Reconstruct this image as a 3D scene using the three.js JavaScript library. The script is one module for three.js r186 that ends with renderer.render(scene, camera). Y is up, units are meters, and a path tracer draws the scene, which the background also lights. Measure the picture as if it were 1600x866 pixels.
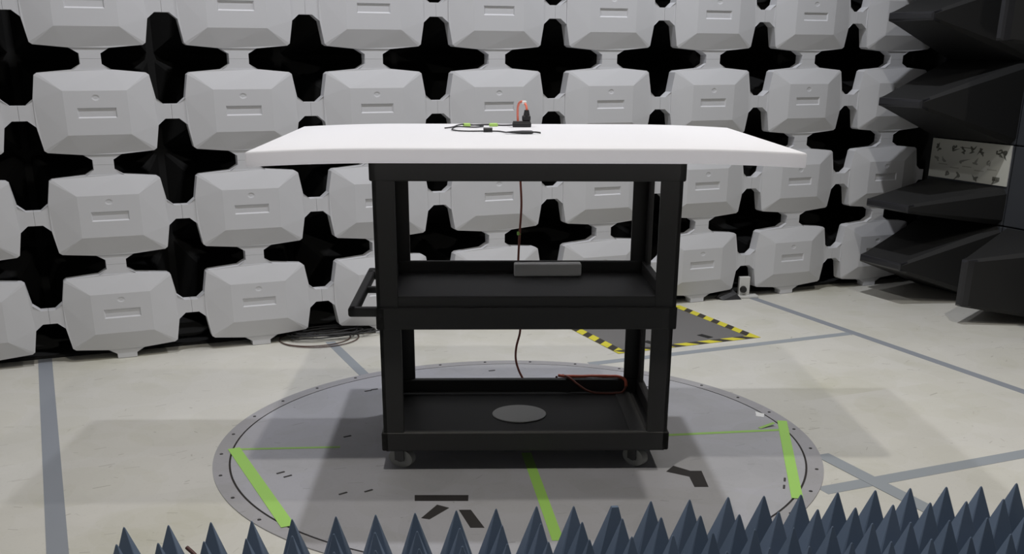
import * as THREE from 'three';
import { ConvexGeometry } from 'three/addons/geometries/ConvexGeometry.js';
import { RoundedBoxGeometry } from 'three/addons/geometries/RoundedBoxGeometry.js';
import { mergeGeometries } from 'three/addons/utils/BufferGeometryUtils.js';

// ---------------------------------------------------------------- camera, light, exposure
const scene = new THREE.Scene();
scene.background = new THREE.Color(0x000000);
const FOCAL = 1663.8, CY = 703.1;                         // pixels of the 1600x866 frame
const camera = new THREE.PerspectiveCamera(2 * Math.atan(433 / FOCAL) * 180 / Math.PI, 1600 / 866, 0.05, 40);
camera.position.set(-1.4323, 1.3179, 3.279);
camera.rotation.order = 'YXZ';
camera.rotation.set(-0.3601, -0.40606, 0.0049);
camera.setViewOffset(1600, 866, 0, 433 - CY, 1600, 866);  // lens shifted up
camera.updateProjectionMatrix();
scene.add(camera);

const renderer = new THREE.WebGLRenderer({ antialias: true });
renderer.toneMapping = THREE.LinearToneMapping;
renderer.toneMappingExposure = 0.21;
renderer.shadowMap.enabled = true;
const LAMP_CD = 40, LAMP_H = 3.55, CEIL = 3.95;
const LAMP_SPOTS = [[-0.89, 1.10, 1.3, 0xfffaf0], [1.54, -0.67, 1.6, 0xf8faff], [1.51, 1.08, 1.2, 0xfffaf0], [-0.88, -0.65, 1.4, 0xfbfbff]];   // x, z, strength, tint

// ---------------------------------------------------------------- helpers
let seed = 7;
const rnd = () => { seed = (seed * 1664525 + 1013904223) >>> 0; return seed / 4294967296; };
const V2 = (x, y) => new THREE.Vector2(x, y), V3 = (x, y, z) => new THREE.Vector3(x, y, z);
const used = {};
const numbered = n => { const k = used[n] = (used[n] ?? -1) + 1; return k ? `${n}_${String(k).padStart(3, '0')}` : n; };
function M(name, geo, mat, parent) {
  const o = new THREE.Mesh(geo, mat); o.name = parent ? name : numbered(name); o.castShadow = o.receiveShadow = true;
  (parent || scene).add(o); return o;
}
function G(name, label, category, [x, y, z] = [0, 0, 0], turn = 0, group) {
  const o = new THREE.Group(); o.name = numbered(name); o.position.set(x, y, z); o.rotation.y = turn;
  o.userData = { label, category }; if (group) o.userData.group = group; scene.add(o); return o;
}
const tag = (o, label, category, group) => { o.userData.label = label; o.userData.category = category; if (group) o.userData.group = group; return o; };
function S(name) { const o = new THREE.Group(); o.name = name; o.userData.kind = 'structure'; scene.add(o); return o; }
const bx = (w, h, d, x = 0, y = 0, z = 0) => new THREE.BoxGeometry(w, h, d).translate(x, y, z);
const rb = (w, h, d, r, x = 0, y = 0, z = 0) => new RoundedBoxGeometry(w, h, d, 2, r).translate(x, y, z);
const tube = (pts, r, n = 64, closed = false) => new THREE.TubeGeometry(new THREE.CatmullRomCurve3(pts.map(p => V3(...p)), closed, 'centripetal'), n, r, 8, closed);
function polys(list) {                                     // flat-shaded polygons (convex fans)
  const p = [];
  for (const f of list) for (let i = 1; i < f.length - 1; i++) p.push(...f[0], ...f[i], ...f[i + 1]);
  const g = new THREE.BufferGeometry();
  g.setAttribute('position', new THREE.Float32BufferAttribute(p, 3)); g.computeVertexNormals(); return g;
}
const NI = g => g.index ? g.toNonIndexed() : g;
const std = (color, roughness = 0.8, extra = {}) => new THREE.MeshStandardMaterial({ color, roughness, metalness: 0, ...extra });
const lin = (r, g, b) => new THREE.Color().setRGB(r, g, b);
function canvasTex(w, h, draw, repeat) {
  const c = document.createElement('canvas'); c.width = w; c.height = h; draw(c.getContext('2d'), w, h);
  const t = new THREE.CanvasTexture(c); t.colorSpace = THREE.SRGBColorSpace; t.anisotropy = 8;
  if (repeat) { t.wrapS = t.wrapT = THREE.RepeatWrapping; t.repeat.set(...repeat); }
  return t;
}
const dirty = (base, dark, seed0, scuffs, wide) => canvasTex(1024, 1024, (g, w, h) => {
  seed = seed0;
  g.fillStyle = base; g.fillRect(0, 0, w, h);
  for (let i = 0; i < 260; i++) {                          // broad worn patches
    g.fillStyle = rnd() < 0.5 ? `rgba(255,255,255,0.018)` : `rgba(${dark},0.022)`;
    const r = 20 + rnd() * 90; g.beginPath(); g.ellipse(rnd() * w, rnd() * h, r, r * (0.3 + rnd()), rnd() * 3, 0, 7); g.fill();
  }
  for (let i = 0; i < 9000; i++) { g.fillStyle = `rgba(${dark},${0.03 + rnd() * 0.05})`; g.fillRect(rnd() * w, rnd() * h, 1 + rnd() * 2, 1 + rnd()); }
  for (let i = 0; i < scuffs; i++) {
    g.strokeStyle = `rgba(${dark},${0.10 + rnd() * 0.22})`; g.lineWidth = 0.6 + rnd() * wide;
    const x = rnd() * w, y = rnd() * h, a = rnd() * 6.3, l = 4 + rnd() * 26;
    g.beginPath(); g.moveTo(x, y); g.lineTo(x + Math.cos(a) * l, y + Math.sin(a) * l * 0.5); g.stroke();
  }
});
function uvFlat(geo, k = 1) {                              // uv in metres from x and z
  const p = geo.attributes.position, u = new Float32Array(p.count * 2);
  for (let i = 0; i < p.count; i++) { u[2 * i] = p.getX(i) * k; u[2 * i + 1] = p.getZ(i) * k; }
  geo.setAttribute('uv', new THREE.BufferAttribute(u, 2)); return geo;
}

// ---------------------------------------------------------------- materials
const floorTex = dirty('#d3d1ca', '88,80,68', 11, 230, 2.2); floorTex.wrapS = floorTex.wrapT = THREE.RepeatWrapping;
const diskTex = dirty('#b0b0b6', '50,48,50', 23, 150, 1.4); diskTex.wrapS = diskTex.wrapT = THREE.RepeatWrapping;
const mat = {
  floor: std(0xffffff, 0.55, { map: floorTex }),
  disk: std(0xffffff, 0.5, { map: diskTex }),
  ring: std(0xf2f0ee, 0.55, { map: diskTex }),
  seal: std(0x2a2422, 0.8),
  bolt: std(0x4a4848, 0.5, { metalness: 0.5 }),
  cap: std(lin(0.60, 0.605, 0.63), 0.75),
  dark: std(lin(0.012, 0.012, 0.012), 0.95),
  backing: std(lin(0.004, 0.004, 0.004), 0.95),
  shell: std(lin(0.48, 0.48, 0.49), 0.9),
  frontShell: std(lin(0.85, 0.85, 0.87), 0.9),
  ceiling: std(lin(0.16, 0.16, 0.165), 0.9),
  wedge: std(lin(0.0085, 0.0085, 0.0088), 0.7),
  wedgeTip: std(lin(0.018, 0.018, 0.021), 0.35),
  plate: std(lin(0.030, 0.033, 0.040), 0.75),
  cart: std(lin(0.026, 0.0255, 0.0245), 0.55),
  wheel: std(lin(0.33, 0.33, 0.31), 0.6),
  fork: std(lin(0.09, 0.09, 0.09), 0.45, { metalness: 0.6 }),
  slab: new THREE.MeshPhysicalMaterial({ color: lin(0.93, 0.925, 0.95), roughness: 1, transmission: 0.5, thickness: 0, ior: 1.02 }),
  greyTape: std(0x8f949c, 0.6), greyTape2: std(0x9aa0a6, 0.6),
  green: std(0xa6d86a, 0.55), greenThin: std(0x9ac566, 0.55), greenPale: std(0xb4dc74, 0.6),
  blackTape: std(0x2f2c2c, 0.7),
  hatch: std(lin(0.16, 0.155, 0.155), 0.6),
  black: std(lin(0.012, 0.012, 0.012), 0.5),
  cableBlack: std(lin(0.016, 0.016, 0.018), 0.5),
  cableBrown: std(lin(0.10, 0.06, 0.05), 0.5),
  cord: std(lin(0.72, 0.16, 0.095), 0.5), cordShaded: std(lin(0.26, 0.085, 0.06), 0.55),  // second colour is the same cord with shade mixed in
  metal: std(lin(0.8, 0.8, 0.78), 0.45, { metalness: 0.2 }),
  tipGlint: std(lin(0.55, 0.55, 0.56), 0.2),  // pale colour for the painted glints on the wedge tips
  greyFoam: std(lin(0.92, 0.92, 0.90), 0.85),
  cartWornSheen: std(lin(0.075, 0.074, 0.07), 0.5),  // paler cart plastic: worn edges, plus a seam reflection put into the colour
  blue: [0, 1, 2].map(i => std([lin(0.132, 0.180, 0.258), lin(0.120, 0.166, 0.240), lin(0.143, 0.193, 0.276)][i], 0.9)),
  whitePlastic: std(lin(0.6, 0.6, 0.58), 0.5),
  paper: std(lin(0.85, 0.85, 0.85), 0.8),
};

// ---------------------------------------------------------------- the chamber
const X0 = -3.6, X1 = 3.36, Z0 = -2.36, Z1 = 4.9, SY = 0.7028, P = 0.603, PV = P * SY;
{
  const f = M('floor', uvFlat(bx(X1 - X0 + 0.5, 0.12, Z1 - Z0 + 0.5, (X0 + X1) / 2, -0.06, (Z0 + Z1) / 2), 0.5), mat.floor); f.userData.kind = 'structure';
  const c = M('ceiling', bx(X1 - X0 + 0.5, 0.12, Z1 - Z0 + 0.5, (X0 + X1) / 2, CEIL + 0.06, (Z0 + Z1) / 2), mat.ceiling); c.userData.kind = 'structure';
  const l = M('wall_left', bx(0.2, CEIL, Z1 - Z0 + 0.4, X0 - 0.1, CEIL / 2, (Z0 + Z1) / 2), mat.shell); l.userData.kind = 'structure';
  const r = M('wall_front', bx(X1 - X0, CEIL, 0.2, (X0 + X1) / 2, CEIL / 2, Z1 + 0.1), mat.frontShell); r.userData.kind = 'structure';
}
// ---- white polystyrene caps over black pyramids: the back wall
const wallBack = S('wall_back');
M('wall_panel', bx(X1 - X0, CEIL, 0.2, (X0 + X1) / 2, CEIL / 2, Z0 - 0.1), mat.dark, wallBack);
const capGeo = (() => {
  const zp = 0.026, ze = 0, zn = -0.004, zb = -0.060, H = 0.3010;
  const q = [[0.042, H, 1], [0.042, 0.272, 1], [0.078, 0.241, 0], [0.212, 0.224, 0], [0.224, 0.212, 0], [0.241, 0.078, 0], [0.272, 0.042, 1], [H, 0.042, 1]];
  const rot = ([x, y, n], k) => k === 0 ? [x, y, n] : k === 1 ? [y, -x, n] : k === 2 ? [-x, -y, n] : [-y, x, n];
  const v = ([x, y], z) => [x, y * SY, z];
  const faces = [], out = [];
  for (let k = 0; k < 4; k++) {
    const c = q.map(p => rot(p, k)), d = q.map(p => rot(p, (k + 3) % 4));    // c: corner k; d: the corner before it (its end meets c's start)
    out.push(...c);
    const pc = rot([0.125, 0.125, 0], k), pd = rot([0.125, 0.125, 0], (k + 3) % 4);
    // facet on the side between corner d and corner c
    faces.push([v(c[2], ze), v(d[5], ze), v(d[4], ze), v(pd, zp), v(pc, zp), v(c[3], ze)].reverse().reverse());
    faces.push([v(pc, zp), v(c[4], ze), v(c[3], ze)]);
    // neck, a step lower
    const a = v(c[2], ze), b = v(d[5], ze), a2 = v(c[2], zn), b2 = v(d[5], zn);
    faces.push([a, b, b2, a2].reverse());
    faces.push([a2, b2, v(d[6], zn), v(d[7], zn), v(c[0], zn), v(c[1], zn)].reverse());
  }
  for (let i = 0; i < out.length; i++) {                   // the edge all round
    const a = out[i], b = out[(i + 1) % out.length], za = a[2] ? zn : ze, zbb = b[2] ? zn : ze;
    faces.push([v(a, za), v(b, zbb), v(b, zb), v(a, zb)]);
  }
  faces.push(out.map(p => v(p, zb)));
  // orient every face outward: compare with the direction from the cap's axis
  for (const f of faces) {
    const [a, b, c] = f.map(p => V3(...p)), n = b.clone().sub(a).cross(c.clone().sub(a));
    const m = f.reduce((s, p) => s.add(V3(...p)), V3(0, 0, 0)).divideScalar(f.length).sub(V3(0, 0, -0.03));
    const back = f.every(p => Math.abs(p[2] - zb) < 1e-6);
    if (back ? n.z > 0 : n.dot(m) < 0) f.reverse();
  }
  faces.pop();                                              // the back stays open (hollow cap)
  // plateau with a pressed-in plate and a small round mark
  const sw = 0.077, sh = 0.029, er = 0.017, ey = 0.086;
  const sq = new THREE.Shape([V2(-0.125, -0.125 * SY), V2(0.125, -0.125 * SY), V2(0.125, 0.125 * SY), V2(-0.125, 0.125 * SY)]);
  const slot = [V2(-sw, -sh * SY), V2(-sw, sh * SY), V2(sw, sh * SY), V2(sw, -sh * SY)];
  const mark = []; for (let i = 0; i < 12; i++) { const t = -i / 12 * 2 * Math.PI; mark.push(V2(Math.cos(t) * er, (ey + Math.sin(t) * er) * SY)); }
  sq.holes.push(new THREE.Path(slot), new THREE.Path(mark));
  const plat = new THREE.ShapeGeometry(sq).translate(0, 0, zp).toNonIndexed(); plat.deleteAttribute('uv');
  for (const [h, dp, kx, ky] of [[slot, 0.0055, 0.94, 0.74], [mark, 0.002, 0.55, 0.55]]) {
    const mid = h.reduce((s, p) => s.add(p), V2(0, 0)).divideScalar(h.length);
    const inner = p => [mid.x + (p.x - mid.x) * kx, mid.y + (p.y - mid.y) * ky];
    for (let i = 0; i < h.length; i++) {
      const a = h[i], b = h[(i + 1) % h.length], f = [[a.x, a.y, zp], [b.x, b.y, zp], [...inner(b), zp - dp], [...inner(a), zp - dp]];
      const [A, B, C] = f.map(p => V3(...p)), n = B.clone().sub(A).cross(C.clone().sub(A));
      if (n.x * (mid.x - a.x) + n.y * (mid.y - a.y) < 0) f.reverse();
      faces.push(f);
    }
    const floorF = h.map(p => [...inner(p), zp - dp]).reverse(); faces.push(floorF);
  }
  return mergeGeometries([polys(faces), plat]);
})();
// hollow absorber: base half sizes, ridge half length, bevelled edges; base at z=0, tip towards +z
function ridgePoints(hx, hy, len, rx, ry, bev) {
  const pts = [];
  for (const sx of [-1, 1]) for (const sy of [-1, 1]) {
    pts.push(V3(sx * (hx - bev), sy * hy, 0), V3(sx * hx, sy * (hy - bev), 0));
    pts.push(V3(sx * rx, sy * (ry + 0.012), len - 0.012), V3(sx * (rx + 0.012), sy * ry, len - 0.012), V3(sx * rx, sy * ry, len));
  }
  return pts;
}
const backGeo = new ConvexGeometry(ridgePoints(0.285, 0.285 * SY, 0.53, 0.10, 0.012, 0.01));
const CAPZ = -1.688;
M('dark_floor_strip', bx(X1 - X0, 0.012, 0.55, (X0 + X1) / 2, 0.006, -2.085), mat.dark, wallBack);  // thin black sheet added over the floor behind the caps
for (let r = 0; r < 6; r++) for (let j = -2; j <= 7; j++) {
  const x = -1.493 + P * (j + 0.5), y = 0.2135 + PV * r;
  if (r >= 5 && j < 1) continue;
  M('cap_panel', capGeo, mat.cap, wallBack).position.set(x, y, CAPZ);
  M('backing_pyramid', backGeo, mat.backing, wallBack).position.set(x, y, Z0 + 0.001);
}
// ---- right wall: base plates, wedges stand on some of them
const wallRight = S('wall_right');
M('wall_panel', bx(0.2, CEIL, Z1 - Z0 + 0.4, X1 + 0.1, CEIL / 2, (Z0 + Z1) / 2), mat.dark, wallRight);
const plateGeo = rb(0.03, PV - 0.006, P - 0.006, 0.006);
for (let r = 0; r < 5; r++) for (let k = 0; k < 3; k++)
  M('base_plate', plateGeo, mat.plate, wallRight).position.set(X1 - 0.0148, 0.2135 + PV * r, -1.355 + P * k);
const outer = [false, true].map(up => new ConvexGeometry(ridgePoints(0.296, 0.296 * SY, 0.55, up ? 0.012 : 0.152, up ? 0.108 : 0.010, 0.03)).rotateY(-Math.PI / 2));
for (let r = 0; r < 9; r++) for (let k = 0; k < 8; k++) {           // the same wedges go on outside the frame
  if (r < 4 && k < 2) continue;
  M('absorber_wedge', outer[k % 2], mat.wedge, wallRight).position.set(X1 - 0.03, 0.2135 + PV * r, -1.355 + P * k);
}

// ---- turntable let into the floor
const table = G('turntable', 'grey round turntable flush in the cream floor under the black cart', 'turntable');
{
  const ringPlate = (r0, r1, y) => {
    const s = new THREE.Shape(); s.absarc(0, 0, r1, 0, Math.PI * 2, false);
    if (r0) { const h = new THREE.Path(); h.absarc(0, 0, r0, 0, Math.PI * 2, true); s.holes.push(h); }
    return uvFlat(new THREE.ExtrudeGeometry(s, { depth: y, bevelEnabled: false, curveSegments: 96 }).rotateX(-Math.PI / 2), 0.5);
  };
  M('disc_plate', ringPlate(0, 0.997, 0.004), mat.disk, table);
  M('outer_ring', ringPlate(1.004, 1.057, 0.0035), mat.ring, table);
  M('gap_seal', ringPlate(0.997, 1.004, 0.0012), mat.seal, table);
  const bg = new THREE.CylinderGeometry(0.0055, 0.0065, 0.002, 10);
  for (let i = 0; i < 32; i++) { const t = i / 32 * Math.PI * 2 + 0.07; M('bolt', bg, mat.bolt, table).position.set(Math.cos(t) * 1.034, 0.0043, Math.sin(t) * 1.034); }
  const lg = rb(0.03, 0.003, 0.007, 0.0012);
  for (const [x, z, a] of [[-0.83, 0.02, 0.3], [-0.845, -0.02, 0.3], [-0.70, 0.23, 0.3], [-0.62, 0.24, 0.3], [-0.55, -0.28, 0.2], [0.62, 0.72, 0.9], [0.66, 0.67, 0.9], [0.71, -0.42, -0.6], [0.75, -0.40, -0.6], [-0.33, -0.78, 0.1], [-0.30, -0.79, 0.1], [0.25, -0.86, 0]]) {
    const b = M('slot_cover', lg, mat.bolt, table); b.position.set(x, 0.0049, z); b.rotation.y = a;
  }
}
// ---- tapes on the floor and on the turntable
function strip(name, [ax, az], [bx_, bz], w, m, y, label, category = 'tape', group) {
  const L = Math.hypot(bx_ - ax, bz - az), g = bx(L, 0.0008, w);
  const o = M(name, g, m); o.position.set((ax + bx_) / 2, y + 0.0004, (az + bz) / 2); o.rotation.y = -Math.atan2(bz - az, bx_ - ax);
  return tag(o, label, category, group);
}
const FT = 0.0, TT = 0.004;
strip('floor_tape', [-1.538, -1.83], [-1.538, 3.2], 0.058, mat.greyTape, FT, 'long grey floor tape line at far left running towards the viewer');
strip('floor_tape', [2.175, -1.68], [2.175, 2.6], 0.05, mat.greyTape, FT, 'dark grey floor tape line from the white plug box diagonally to the right');
strip('floor_tape', [0.70, -0.805], [2.15, -0.805], 0.05, mat.greyTape2, FT, 'grey floor tape line in front of the striped floor hatch');
strip('floor_tape', [0.72, 0.785], [2.15, 0.785], 0.062, mat.greyTape2, FT, 'grey floor tape line at right rising from the turntable towards the right edge');
strip('floor_tape', [0.927, 0.52], [0.927, 1.9], 0.06, mat.greyTape2, FT + 0.0009, 'grey floor tape line from the right rim of the turntable down behind the blue foam');
strip('floor_tape', [-0.277, -1.62], [-0.277, -1.025], 0.046, mat.greyTape2, FT, 'short grey floor tape from the cable coil to the turntable, left of the cart');
strip('green_tape', [-0.957, -0.303], [-0.602, -0.183], 0.016, mat.greenThin, TT, 'thin green tape line on the turntable left of the cart');
strip('green_tape', [-0.949, -0.31], [-0.912, 0.41], 0.042, mat.green, TT + 0.0009, 'wide green tape strip along the left rim of the turntable');
strip('green_tape', [0.52, 0.148], [0.955, 0.263], 0.02, mat.greenThin, TT, 'thin green tape line on the turntable right of the cart');
strip('green_tape', [1.012, 0.18], [0.60, 0.815], 0.036, mat.green, TT + 0.0009, 'wide green tape strip along the right rim of the turntable');
strip('green_tape', [-0.02, 0.12], [-0.222, 0.80], 0.034, mat.green, TT, 'green tape strip running from under the front of the cart towards the blue foam');
function flatShape(pts, h) {
  const s = new THREE.Shape(pts.map(([x, z]) => V2(x, -z)));
  return new THREE.ExtrudeGeometry(s, { depth: h, bevelEnabled: false }).rotateX(-Math.PI / 2);
}
function mark(pts, label) { const o = M('black_tape', flatShape(pts, 0.0008), mat.blackTape); o.position.y = TT; tag(o, label, 'tape'); }
mark([[-0.51, 0.372], [-0.496, 0.329], [-0.34, 0.394], [-0.357, 0.436]], 'straight black tape bar on the turntable in front of the cart');
mark([[-0.533, 0.503], [-0.456, 0.427], [-0.43, 0.464], [-0.513, 0.521]], 'short slanted black tape piece just below the black tape bar');
mark([[-0.408, 0.490], [-0.374, 0.503], [-0.384, 0.639], [-0.422, 0.623]], 'black tape piece poking out between two blue foam tips');
mark([[0.339, 0.459], [0.388, 0.423], [0.417, 0.485], [0.451, 0.499], [0.396, 0.626], [0.354, 0.609], [0.386, 0.527]], 'bent black tape mark on the turntable by the right caster');
{
  const o = M('paper_scrap', flatShape([[0.984, 0.048], [1.0, 0.085], [0.973, 0.118], [0.955, 0.094], [0.968, 0.075]], 0.001), mat.paper);
  o.position.y = TT; tag(o, 'tiny white paper scrap near the right rim of the turntable', 'scrap');
  const q = M('tape_curl', bx(0.072, 0.0008, 0.013), mat.greenThin); q.position.set(0.918, 0.010, 0.214); q.rotation.set(0.1, 0.12, 0.12);
  tag(q, 'small loose flap of green tape lifting beside the thin green line', 'tape');
}
// ---- striped hatch in the floor
{
  const x0 = 0.90, x1 = 1.69, z0 = -1.655, z1 = -0.905, w = 0.05;
  const t = G('floor_hatch', 'dark grey floor hatch edged with yellow and black striped tape', 'hatch', [0, 0, 0]);
  M('hatch_plate', bx(x1 - x0 - 0.004, 0.0012, z1 - z0 - 0.004, (x0 + x1) / 2, 0.0006, (z0 + z1) / 2), mat.hatch, t);
  const tex = len => canvasTex(512, 32, (g, W, H) => {
    g.fillStyle = '#d9cf3a'; g.fillRect(0, 0, W, H); g.fillStyle = '#38332e';
    const n = Math.round(len / 0.13), p = W / n;
    for (let i = -1; i <= n + 1; i++) { g.beginPath(); g.moveTo(i * p, 0); g.lineTo(i * p + p * 0.45, 0); g.lineTo(i * p + p * 0.45 + p * 0.34, H); g.lineTo(i * p + p * 0.34, H); g.fill(); }
  });
  const edge = (cx, cz, len, rot) => {
    const o = M('border_tape', bx(len, 0.0008, w), std(0xffffff, 0.6, { map: tex(len) }), t); o.position.set(cx, 0.0017, cz); o.rotation.y = rot;
  };
  edge((x0 + x1) / 2, z1 - w / 2, x1 - x0, 0); edge((x0 + x1) / 2, z0 + w / 2, x1 - x0, 0);
  edge(x0 + w / 2, (z0 + z1) / 2, z1 - z0 - 2 * w, Math.PI / 2); edge(x1 - w / 2, (z0 + z1) / 2, z1 - z0 - 2 * w, Math.PI / 2);
  for (const [x, z] of [[1.448, -1.027], [1.137, -1.022]]) { const h = M('lifting_slot', rb(0.036, 0.002, 0.075, 0.0009), mat.dark, t); h.position.set(x, 0.0016, z); h.rotation.y = 0.25; }
}

// ---------------------------------------------------------------- utility cart
const PHI = 21.7 * Math.PI / 180, cP = Math.cos(PHI), sP = Math.sin(PHI);
const W = (u, y, n) => [u * cP - n * sP, y, u * sP + n * cP];         // cart directions to room
const CU = 0.0165, CN = -0.022;
const cart = G('utility_cart', 'black three-shelf plastic utility cart on casters at the middle of the turntable', 'cart', W(CU, 0.004, CN), -PHI);
{
  const HW = 0.4725, HD = 0.313, O = -0.004;                              // half width, half depth, offset of the base
  function tray(yb, yf, yt, t, hw = HW, hd = HD) {
    const r = 0.006, h = yt - yb, yc = (yt + yb) / 2 + O, g = [];
    g.push(rb(2 * hw, h, t, r, 0, yc, hd - t / 2), rb(2 * hw, h, t, r, 0, yc, -hd + t / 2));
    g.push(rb(t, h, 2 * hd, r, hw - t / 2, yc, 0), rb(t, h, 2 * hd, r, -hw + t / 2, yc, 0));
    g.push(bx(2 * hw - t, 0.02, 2 * hd - t, 0, yf - 0.01 + O, 0));
    return mergeGeometries(g.map(a => { const b = a.index ? a.toNonIndexed() : a; return b; }));
  }
  const low = M('lower_shelf', tray(0.077, 0.092, 0.141, 0.026), mat.cart, cart);
  M('shelf_ridge', rb(0.055, 0.006, 0.50, 0.002, 0.39, 0.092 + O + 0.001, -0.02), mat.cartWornSheen, low);
  const lips = (yb, yt, t, hw, hd) => { const h = yt - yb, yc = (yt + yb) / 2 + O; return [rb(2 * hw, h, t, 0.005, 0, yc, hd - t / 2), rb(2 * hw, h, t, 0.005, 0, yc, -hd + t / 2), rb(t, h, 2 * hd, 0.005, hw - t / 2, yc, 0), rb(t, h, 2 * hd, 0.005, -hw + t / 2, yc, 0)].map(NI); };
  const mid = M('middle_shelf', mergeGeometries([...lips(0.487, 0.558, 0.03, HW + 0.002, HD + 0.004), NI(bx(2 * HW - 0.03, 0.02, 2 * HD - 0.03, 0, 0.538 + O, 0))]), mat.cart, cart);
  M('shelf_rim', mergeGeometries(lips(0.553, 0.592, 0.022, HW - 0.006, HD - 0.006)), mat.cart, mid);
  M('seam_sheen', rb(0.86, 0.004, 0.006, 0.0015, 0.01, 0.0925 + O, -HD + 0.031), mat.cartWornSheen, low);  // pale strip painting the grey reflection along the back seam
  M('lip_edge', rb(0.84, 0.003, 0.006, 0.001, 0, 0.1405 + O, HD - 0.006), mat.cartWornSheen, low);
  M('upper_shelf', tray(0.944, 1.010, 1.0165, 0.026, 0.479), mat.cart, cart);
  const legGeo = (y0, y1, sx, sz, hw) => {
    const a = 0.068, t = 0.016, h = y1 - y0, yc = (y0 + y1) / 2 + O, e = 0.003;
    return mergeGeometries([rb(a, h, t, 0.004, sx * (hw - e - a / 2), yc, sz * (HD - e - t / 2)),
      rb(t, h, a, 0.004, sx * (hw - e - t / 2), yc, sz * (HD - e - a / 2))]);
  };
  for (const sx of [-1, 1]) for (const sz of [-1, 1]) {
    M('leg', legGeo(0.085, 0.50, sx, sz, HW - 0.004), mat.cart, cart);
    M('leg', legGeo(0.50, 0.975, sx, sz, HW + 0.002), mat.cart, cart);
  }
  // push handle: a loop lying level at the left end
  const hy = 0.540 + O, hz0 = 0.305, hz1 = -0.36, hx = -0.548;
  M('handle', mergeGeometries([
    rb(0.03, 0.03, hz0 - hz1, 0.008, hx, hy, (hz0 + hz1) / 2), rb(0.10, 0.03, 0.03, 0.008, -0.513, hy, hz0 - 0.015),
    rb(0.10, 0.03, 0.03, 0.008, -0.513, hy, hz1 + 0.07), rb(0.09, 0.022, 0.026, 0.006, -0.508, hy, -0.04)].map(NI)), mat.cart, cart);
  const wheelGeo = new THREE.CylinderGeometry(0.044, 0.044, 0.026, 32).rotateZ(Math.PI / 2).scale(1, 0.705, 1);
  const hubGeo = new THREE.CylinderGeometry(0.016, 0.016, 0.034, 18).rotateZ(Math.PI / 2).scale(1, 0.705, 1);
  for (const [x, z, a] of [[-0.412, 0.256, 1.15], [0.372, 0.256, 0.75], [-0.412, -0.262, 0.2], [0.372, -0.262, 1.0]]) {
    const c = new THREE.Group(); c.name = 'caster'; c.position.set(x, 0.031, z); c.rotation.y = a; cart.add(c);
    M('wheel', wheelGeo, mat.wheel, c); M('hub', hubGeo, mat.fork, c);
    M('fork', mergeGeometries([bx(0.004, 0.040, 0.034, 0.019, 0.014, 0), bx(0.004, 0.040, 0.034, -0.019, 0.014, 0), bx(0.044, 0.006, 0.044, 0, 0.037, 0), new THREE.CylinderGeometry(0.012, 0.012, 0.01, 12).translate(0, 0.044, 0)].map(NI)), mat.fork, c);
  }
}
// ---- things on the cart
{
  const d = G('metal_disc', 'round grey metal disc lying on the lower shelf of the cart', 'disc', W(0.006, 0.092, -0.04), -PHI);
  M('disc_face', new THREE.LatheGeometry([V2(0, 0), V2(0.095, 0), V2(0.097, 0.002), V2(0.095, 0.0042), V2(0.088, 0.0035), V2(0, 0.0035)], 56), mat.metal, d);
  const f = M('foam_bar', rb(0.243, 0.046, 0.046, 0.006), mat.greyFoam); f.position.set(...W(0.112, 0.5714, -0.262)); f.rotation.y = -PHI; f.rotation.z = 0.006;
  tag(f, 'pale grey foam bar lying at the back of the middle shelf', 'bar');
}
{ // foam slab on top, its ends drooping a little
  const s = new THREE.Shape(), hd = 0.518, t = 0.042, r = 0.008;
  s.moveTo(-hd + r, 0); s.lineTo(hd - r, 0); s.quadraticCurveTo(hd, 0, hd, r); s.lineTo(hd, t - r); s.quadraticCurveTo(hd, t, hd - r, t);
  s.lineTo(-hd + r, t); s.quadraticCurveTo(-hd, t, -hd, t - r); s.lineTo(-hd, r); s.quadraticCurveTo(-hd, 0, -hd + r, 0);
  const L = 1.572, g = new THREE.ExtrudeGeometry(s, { depth: L - 0.012, steps: 32, bevelEnabled: true, bevelSize: 0.005, bevelThickness: 0.006, bevelOffset: -0.005, bevelSegments: 3, curveSegments: 4 });
  g.translate(0, 0, -(L - 0.012) / 2).rotateY(Math.PI / 2);
  const p = g.attributes.position;
  for (let i = 0; i < p.count; i++) {
    const u = Math.max(0, Math.abs(p.getX(i)) - 0.40) / 0.386; p.setY(i, p.getY(i) - 0.0115 * u * u);
  }
  g.computeVertexNormals();
  const o = M('foam_slab', g, mat.slab); o.position.set(...W(0.006, 1.0172, -0.012)); o.rotation.y = -PHI;
  tag(o, 'thick white foam slab lying as a table top on the cart', 'slab');
}
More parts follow.
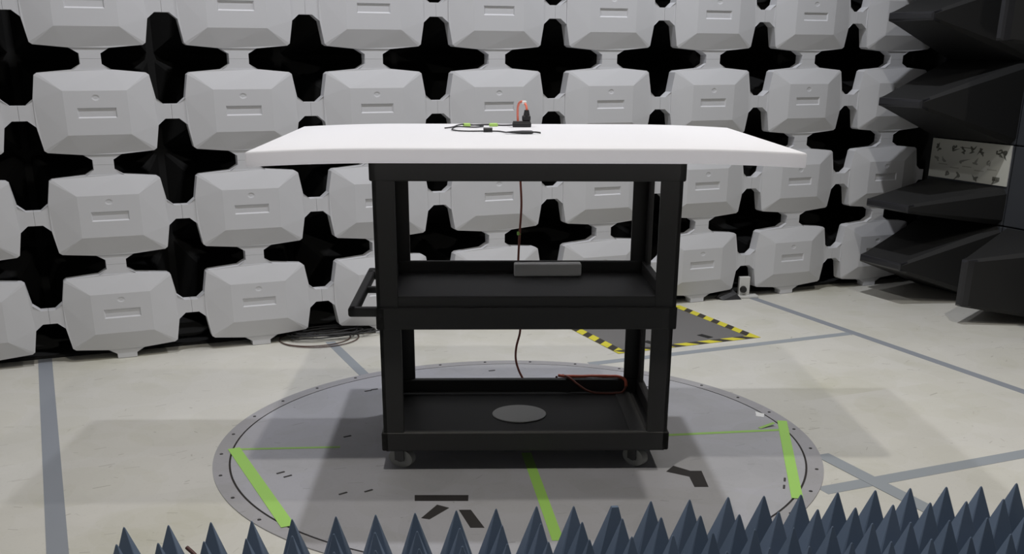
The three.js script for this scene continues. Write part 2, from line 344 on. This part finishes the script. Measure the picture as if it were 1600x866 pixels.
// ---- on the slab: outlet block, plug, orange cord, black probe cable
const TOP = 1.0594;
{
  const b = G('outlet_block', 'flat black outlet block lying at the back of the white slab', 'outlet', W(0.018, TOP, -0.355), -PHI);
  M('block_body', rb(0.066, 0.016, 0.04, 0.004, 0, 0.008, 0), mat.cableBlack, b); M('block_lip', rb(0.062, 0.004, 0.036, 0.0015, 0, 0.0175, 0), mat.cableBlack, b);
  const p = G('power_plug', 'upright black power plug standing on the flat outlet block', 'plug', W(0.034, TOP + 0.0195, -0.357), -PHI);
  M('plug_body', rb(0.030, 0.020, 0.022, 0.005, 0, 0.010, 0), mat.cableBlack, p); M('plug_neck', new THREE.CylinderGeometry(0.008, 0.012, 0.02, 14).translate(0.001, 0.028, 0), mat.cableBlack, p);
}
{
  const up = [[0.035, 1.108, -0.357], [0.035, 1.122, -0.358], [0.032, 1.134, -0.365], [0.023, 1.143, -0.38], [0.013, 1.141, -0.40], [0.007, 1.127, -0.43], [0.007, 1.10, -0.48], [0.010, 1.068, -0.545], [0.013, 1.0, -0.562],
    [0.017, 0.927, -0.56], [0.022, 0.845, -0.56], [0.026, 0.761, -0.56], [0.020, 0.652, -0.56], [0.016, 0.565, -0.56], [0.015, 0.49, -0.56], [0.021, 0.40, -0.56], [0.025, 0.311, -0.56], [0.024, 0.26, -0.56], [0.010, 0.20, -0.56], [0.008, 0.15, -0.56], [0.020, 0.105, -0.555], [0.037, 0.07, -0.55], [0.06, 0.025, -0.53], [0.1, 0.013, -0.50], [0.14, 0.02, -0.46], [0.155, 0.09, -0.40], [0.16, 0.135, -0.36]];
  const coil = [[0.165, 0.148, -0.335], [0.184, 0.1485, -0.325], [0.212, 0.148, -0.326], [0.245, 0.1485, -0.322], [0.29, 0.148, -0.328], [0.319, 0.147, -0.33], [0.36, 0.1485, -0.322], [0.395, 0.148, -0.318], [0.418, 0.138, -0.305], [0.42, 0.118, -0.288], [0.405, 0.1, -0.275], [0.37, 0.097, -0.268], [0.33, 0.0968, -0.27], [0.30, 0.0975, -0.275], [0.27, 0.104, -0.285], [0.235, 0.125, -0.296], [0.205, 0.146, -0.312], [0.18, 0.151, -0.33]];
  const lo = coil.splice(10); lo.unshift(coil[9]);
  const c = G('extension_cord', 'red orange cord looping up from the plug and hanging down behind the cart', 'cord');
  const red = M('cord_loop', tube(up.slice(0, 9).map(p => W(...p)), 0.0042, 60), mat.cord, c);
  M('hanging_cord', tube(up.slice(8).map(p => W(...p)), 0.0046, 120), mat.cordShaded, c);
  M('cord_coil', tube(coil.map(p => W(...p)), 0.0058, 120), mat.cord, c); M('cord_tail', tube(lo.map(p => W(...p)), 0.0045, 80), mat.cordShaded, c);  // run on the lip in the lit colour, tail in the shaded copy
  M('white_clip', rb(0.014, 0.012, 0.012, 0.003), mat.paper, c).position.set(...W(0.027, 1.141, -0.373));
  M('green_marker', rb(0.014, 0.014, 0.010, 0.003), mat.green, c).position.set(...W(0.017, 0.652, -0.56));
}
{
  const y = TOP + 0.0035;
  const c = G('probe_cable', 'thin black cable with ferrite bead looped over the back left of the white slab', 'cable');
  M('cable', tube([[-0.25, y, -0.24], [-0.225, y, -0.29], [-0.205, y + 0.004, -0.335], [-0.18, y + 0.004, -0.37], [-0.14, y, -0.385], [-0.12, y, -0.36], [-0.126, y, -0.31], [-0.15, y, -0.285], [-0.18, y, -0.30], [-0.208, y + 0.003, -0.265], [-0.224, y, -0.20], [-0.22, y, -0.15], [-0.20, y, -0.11], [-0.16, y, -0.095], [-0.119, y, -0.10], [-0.07, y, -0.095], [-0.045, y, -0.05], [-0.035, y + 0.002, -0.022]].map(p => W(...p)), 0.0022, 140), mat.cableBlack, c);
  M('lead', tube([[-0.165, y, -0.392], [-0.10, y + 0.002, -0.388], [-0.05, y + 0.001, -0.372], [-0.014, y + 0.003, -0.356]].map(p => W(...p)), 0.0026, 40), mat.cableBlack, c);
  const fb = M('ferrite_bead', new THREE.CylinderGeometry(0.0075, 0.0075, 0.03, 14).rotateZ(Math.PI / 2), mat.cableBlack, c); fb.position.set(...W(-0.103, TOP + 0.0077, -0.098)); fb.rotation.y = -PHI;
  const pr = G('black_probe', 'black tapered probe with two prongs lying on the white slab', 'probe', W(0.008, TOP, -0.022), -PHI);
  M('probe_body', new THREE.LatheGeometry([V2(0, -0.055), V2(0.003, -0.055), V2(0.007, -0.03), V2(0.010, 0), V2(0.010, 0.03), V2(0.006, 0.036), V2(0, 0.036)], 18).rotateZ(-Math.PI / 2).scale(1, 0.55, 1.5).translate(0, 0.0057, 0), mat.cableBlack, pr);
  for (const z of [-0.007, 0.008]) M('prong', tube([[0.03, 0.006, z * 0.6], [0.045, 0.006, z], [0.06, 0.004, z * 1.2]], 0.0022, 10), mat.cableBlack, pr);
  for (const [u, n, l, s] of [[-0.177, -0.372, 'small green tape flag wrapped round the cable at the left of the slab', 1], [-0.082, -0.378, 'small green tape flag on the lead just left of the outlet block', 1.15]]) {
    const f = M('tape_flag', rb(0.026 * s, 0.011, 0.018, 0.003), mat.greenPale); f.position.set(...W(u, TOP + 0.0056, n)); f.rotation.y = -PHI + 0.2; tag(f, l, 'tape');
  }
}

// ---------------------------------------------------------------- black wedges on the right wall
function wedge(row, col, upright, label, opts = {}) {
  const y = 0.2135 + PV * row + (opts.dy || 0), z = -1.355 + P * col + (opts.dz || 0), len = 0.55;
  const t = G('absorber_wedge', label, 'absorber', [X1 - 0.03, y, z], -Math.PI / 2);   // local +z points into the room (-x)
  const hx = 0.296, hy = (opts.hy || 0.296 * SY), rx = upright ? 0.012 : 0.152, ry = upright ? 0.108 : 0.010;
  const pts = ridgePoints(hx, hy, len, rx, ry, 0.03), tip = opts.tip || 0;
  for (const p of pts) p.y += tip * p.z / len;
  const body = pts.map(p => p.clone()), cut = 0.86;
  // body up to the cut, tip cover beyond it
  M('wedge_body', new ConvexGeometry(body), mat.wedge, t);
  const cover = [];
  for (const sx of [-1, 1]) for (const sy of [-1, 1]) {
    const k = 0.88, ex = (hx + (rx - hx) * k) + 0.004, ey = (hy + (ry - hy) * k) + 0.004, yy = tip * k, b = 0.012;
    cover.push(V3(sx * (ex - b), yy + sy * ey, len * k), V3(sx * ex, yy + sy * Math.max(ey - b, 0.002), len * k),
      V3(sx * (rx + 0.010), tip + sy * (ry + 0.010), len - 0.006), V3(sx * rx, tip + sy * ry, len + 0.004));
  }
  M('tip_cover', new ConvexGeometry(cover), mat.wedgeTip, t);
  const k = 0.93, ey = hy + (ry - hy) * k + 0.005, slope = Math.atan2(hy - ry, len);
  if (!upright) for (const [sx, w] of [[0.7, 0.030], [-0.55, 0.022]]) { const c = M('tip_glint', rb(w, 0.003, 0.018, 0.0012), mat.tipGlint, t); c.position.set(sx * rx, tip * k + ey, len * k); c.rotation.x = slope; }  // small pale pieces added as highlights near the tip
  return t;
}
wedge(3, 0, false, 'black absorber wedge cut by the top edge of the photo, next to the white wall');
wedge(2, 0, false, 'black absorber wedge right above the white printed board');
wedge(1, 0, false, 'drooping black absorber wedge right below the white printed board', { dy: -0.110, hy: 0.099, tip: -0.002 });
wedge(0, 0, false, 'black absorber wedge of the lowest row, closest to the white wall');
wedge(0, 1, true, 'black absorber wedge with an upright front edge, low at the right edge of the photo');
wedge(3, 1, true, 'black absorber wedge with an upright front edge in the upper right corner');
{ // printed board on the plate above the drooping wedge
  const tex = canvasTex(512, 256, (g, w, h) => {
    seed = 5; g.fillStyle = '#bdbdb4'; g.fillRect(0, 0, w, h);
    const blot = (x, y, s, a) => { g.strokeStyle = `rgba(60,60,52,${a})`; g.lineWidth = s * 0.30; g.beginPath(); for (let i = 0; i < 4; i++) { const X = x + (rnd() - 0.5) * s, Y = y + (rnd() - 0.5) * s * 1.3; i ? g.quadraticCurveTo(x + (rnd() - 0.5) * s * 1.4, y + (rnd() - 0.5) * s * 1.4, X, Y) : g.moveTo(X, Y); } g.stroke(); };
    for (const x of [45, 150, 215, 270, 330, 440, 470]) { blot(x, 48, 30, 0.8); blot(x + 4, 70, 26, 0.75); }
    g.fillStyle = 'rgba(60,60,52,0.7)'; g.fillRect(190, 40, 80, 5);
    for (const x of [40, 95, 210, 300, 390]) blot(x, 130, 34, 0.4);
    for (const x of [130, 200, 320, 440]) { blot(x, 225, 34, 0.65); }
    g.fillRect(420, 205, 45, 26); g.fillStyle = 'rgba(80,80,70,0.3)'; for (let i = 0; i < 5; i++) g.fillRect(60 + i * 80, 160 + (i % 2) * 16, 60, 7);
  });
  const b = M('printed_board', bx(0.575, 0.213, 0.006), [mat.paper, mat.paper, mat.paper, mat.paper, std(0xffffff, 0.7, { map: tex }), mat.paper]);
  b.position.set(X1 - 0.034, 0.742, -1.352); b.rotation.y = -Math.PI / 2;
  tag(b, 'white printed board with black markings between the black absorber wedges', 'board');
}

// ---------------------------------------------------------------- by the foot of the white wall
{
  const t = G('plug_box', 'small white plug box with a round black socket on the floor by the wall', 'box', [2.135, 0, -1.70], -0.3);
  M('box_body', rb(0.062, 0.115, 0.03, 0.004, 0, 0.062, 0), mat.whitePlastic, t);
  M('box_foot', rb(0.12, 0.016, 0.06, 0.005, 0.02, 0.008, 0.005), mat.whitePlastic, t);
  M('socket', new THREE.CylinderGeometry(0.017, 0.02, 0.02, 20).rotateX(Math.PI / 2).translate(-0.008, 0.05, 0.022), mat.black, t);
  const k = M('black_pouch', new ConvexGeometry([[0, 0, 0], [0.12, 0, 0.02], [0.13, 0, 0.08], [0.02, 0, 0.06], [0.03, 0.04, 0.02], [0.10, 0.05, 0.03], [0.11, 0.03, 0.06], [0.0, 0.018, 0.03]].map(p => V3(...p))), mat.cableBlack);
  k.position.set(1.965, 0.0002, -1.735); tag(k, 'small black pouch on the floor beside the white plug box', 'pouch');
}
{ // cable coil under the white wall
  seed = 31;
  const t = G('cable_coil', 'loose coil of black and brown cables on the floor under the white wall', 'cable', [-0.26, 0, -1.755]);
  for (let i = 0; i < 9; i++) {
    const brown = i > 6, rx = brown ? 0.19 - 0.02 * (i - 7) : 0.13 + rnd() * 0.09, rz = brown ? 0.15 + 0.03 * (8 - i) : 0.04 + rnd() * 0.045, cx = brown ? -0.05 - 0.02 * (i - 7) : (rnd() - 0.35) * 0.12, cz = brown ? 0.055 : 0.055 + (rnd() - 0.5) * 0.05, y0 = brown ? 0.005 : 0.016 + i * 0.0035, a = 0.2 + (rnd() - 0.5) * 0.5, pts = [];
    for (let k = 0; k < 14; k++) {
      const th = k / 14 * Math.PI * 2, x = Math.cos(th) * rx, z = Math.sin(th) * rz;
      pts.push([cx + x * Math.cos(a) - z * Math.sin(a) * 0.4, y0 + (brown ? 0 : rnd() * 0.003), cz + z + x * Math.sin(a) * 0.25]);
    }
    M('cable_loop', tube(pts, brown ? 0.0026 : 0.0032, 72, true), brown ? mat.cableBrown : mat.cableBlack, t);
  }
}

// ---------------------------------------------------------------- blue foam absorber panels in front
const BA = 15.616 * Math.PI / 180, BP = 0.10277, cB = Math.cos(BA), sB = Math.sin(BA), BH = 0.2055;
{
  const base = 0.035, hb = BP / 2 - 0.0008;
  const pyr = [0, 1, 2].map(k => {
    const tx = [0, 0.003, -0.003][k], tz = [0, -0.002, 0.003][k], r = 0.0022, q = [];
    for (const sx of [-1, 1]) for (const sz of [-1, 1]) q.push(V3(sx * (hb - 0.006), 0, sz * hb), V3(sx * hb, 0, sz * (hb - 0.006)), V3(tx + sx * r, BH - base - 0.003, tz + sz * r));
    q.push(V3(tx, BH - base, tz));
    return new ConvexGeometry(q);
  });
  const bent = (() => { const q = []; for (const sx of [-1, 1]) for (const sz of [-1, 1]) q.push(V3(sx * hb, 0, sz * hb), V3(0.004 + sx * 0.009, BH - base - 0.010, sz * 0.006)); return new ConvexGeometry(q); })();
  const LB = ['blue pyramid foam panel at the left end of the foam row', 'blue pyramid foam panel second from the left, in front of the black tape marks', 'blue pyramid foam panel third from the left, below the right caster', 'blue pyramid foam panel at the right end of the foam row'];
  seed = 77;
  for (let k = 0; k < 4; k++) {
    const i0 = 6 * k, along = (i0 + 2.5) * BP, deep = 2.5 * BP;
    const ox = -1.3674 + along * cB - deep * sB, oz = 0.7061 + along * sB + deep * cB;
    const t = G('foam_absorber_panel', LB[k], 'foam panel', [ox, 0.0045, oz], -BA);
    M('panel_base', bx(6 * BP - 0.002, base, 6 * BP - 0.002, 0, base / 2, 0), mat.blue[1], t);
    for (let r = 0; r < 6; r++) for (let c = 0; c < 6; c++) {
      const odd = k === 2 && r === 0 && c === 0;
      const o = M('foam_pyramid', odd ? bent : pyr[Math.floor(rnd() * 3)], mat.blue[Math.floor(rnd() * 3)], t);
      o.position.set((c - 2.5) * BP, base, (r - 2.5) * BP); o.scale.y = 0.985 + rnd() * 0.03;
    }
  }
}
{
  const o = M('cable_end', tube([[-1.262, 0.215, 0.62], [-1.245, 0.20, 0.645], [-1.215, 0.155, 0.70], [-1.19, 0.09, 0.75]].map(([x, y, z]) => [x + 0.042, y - 0.118, z + 0.02]), 0.0055, 24), std(lin(0.09, 0.03, 0.025), 0.6));
  tag(o, 'dark red cable end poking up between two blue foam pyramids at left', 'cable');
}

// ---------------------------------------------------------------- ceiling lamps
LAMP_SPOTS.forEach(([x, z, k, tint], i) => {
  const t = G('ceiling_lamp', ['round downlight high over the front left of the turntable', 'round downlight high over the back right of the turntable', 'round downlight high over the front right of the turntable', 'round downlight high over the back left of the turntable'][i], 'lamp', [x, CEIL, z]);
  const d = LAMP_H - CEIL, sh = [V2(0.03, 0.10), V2(0.05, 0.095), V2(0.085, 0.05), V2(0.11, 0), V2(0.105, 0), V2(0.08, 0.05), V2(0.048, 0.088), V2(0.03, 0.092)];
  M('lamp_stem', new THREE.CylinderGeometry(0.02, 0.02, -d - 0.10, 16).translate(0, (d + 0.10) / 2, 0), mat.fork, t);
  M('lamp_canopy', new THREE.CylinderGeometry(0.07, 0.08, 0.03, 24).translate(0, -0.015, 0), mat.whitePlastic, t);
  M('lamp_shade', new THREE.LatheGeometry(sh, 32).translate(0, d + 0.01, 0), mat.whitePlastic, t);
  const b = M('lamp_disc', new THREE.CylinderGeometry(0.045, 0.045, 0.01, 24), new THREE.MeshStandardMaterial({ color: 0x000000, emissive: tint, emissiveIntensity: 8 }), t); b.position.y = d + 0.03;
  const l = new THREE.SpotLight(tint, LAMP_CD * k, 0, 76 * Math.PI / 180, 1, 2); l.position.y = d; l.target.position.set(0, d - 1, 0);
  l.castShadow = true; l.shadow.radius = 2; l.shadow.mapSize.set(1024, 1024); l.shadow.camera.near = 0.06; t.add(l); t.add(l.target);
});

renderer.render(scene, camera);
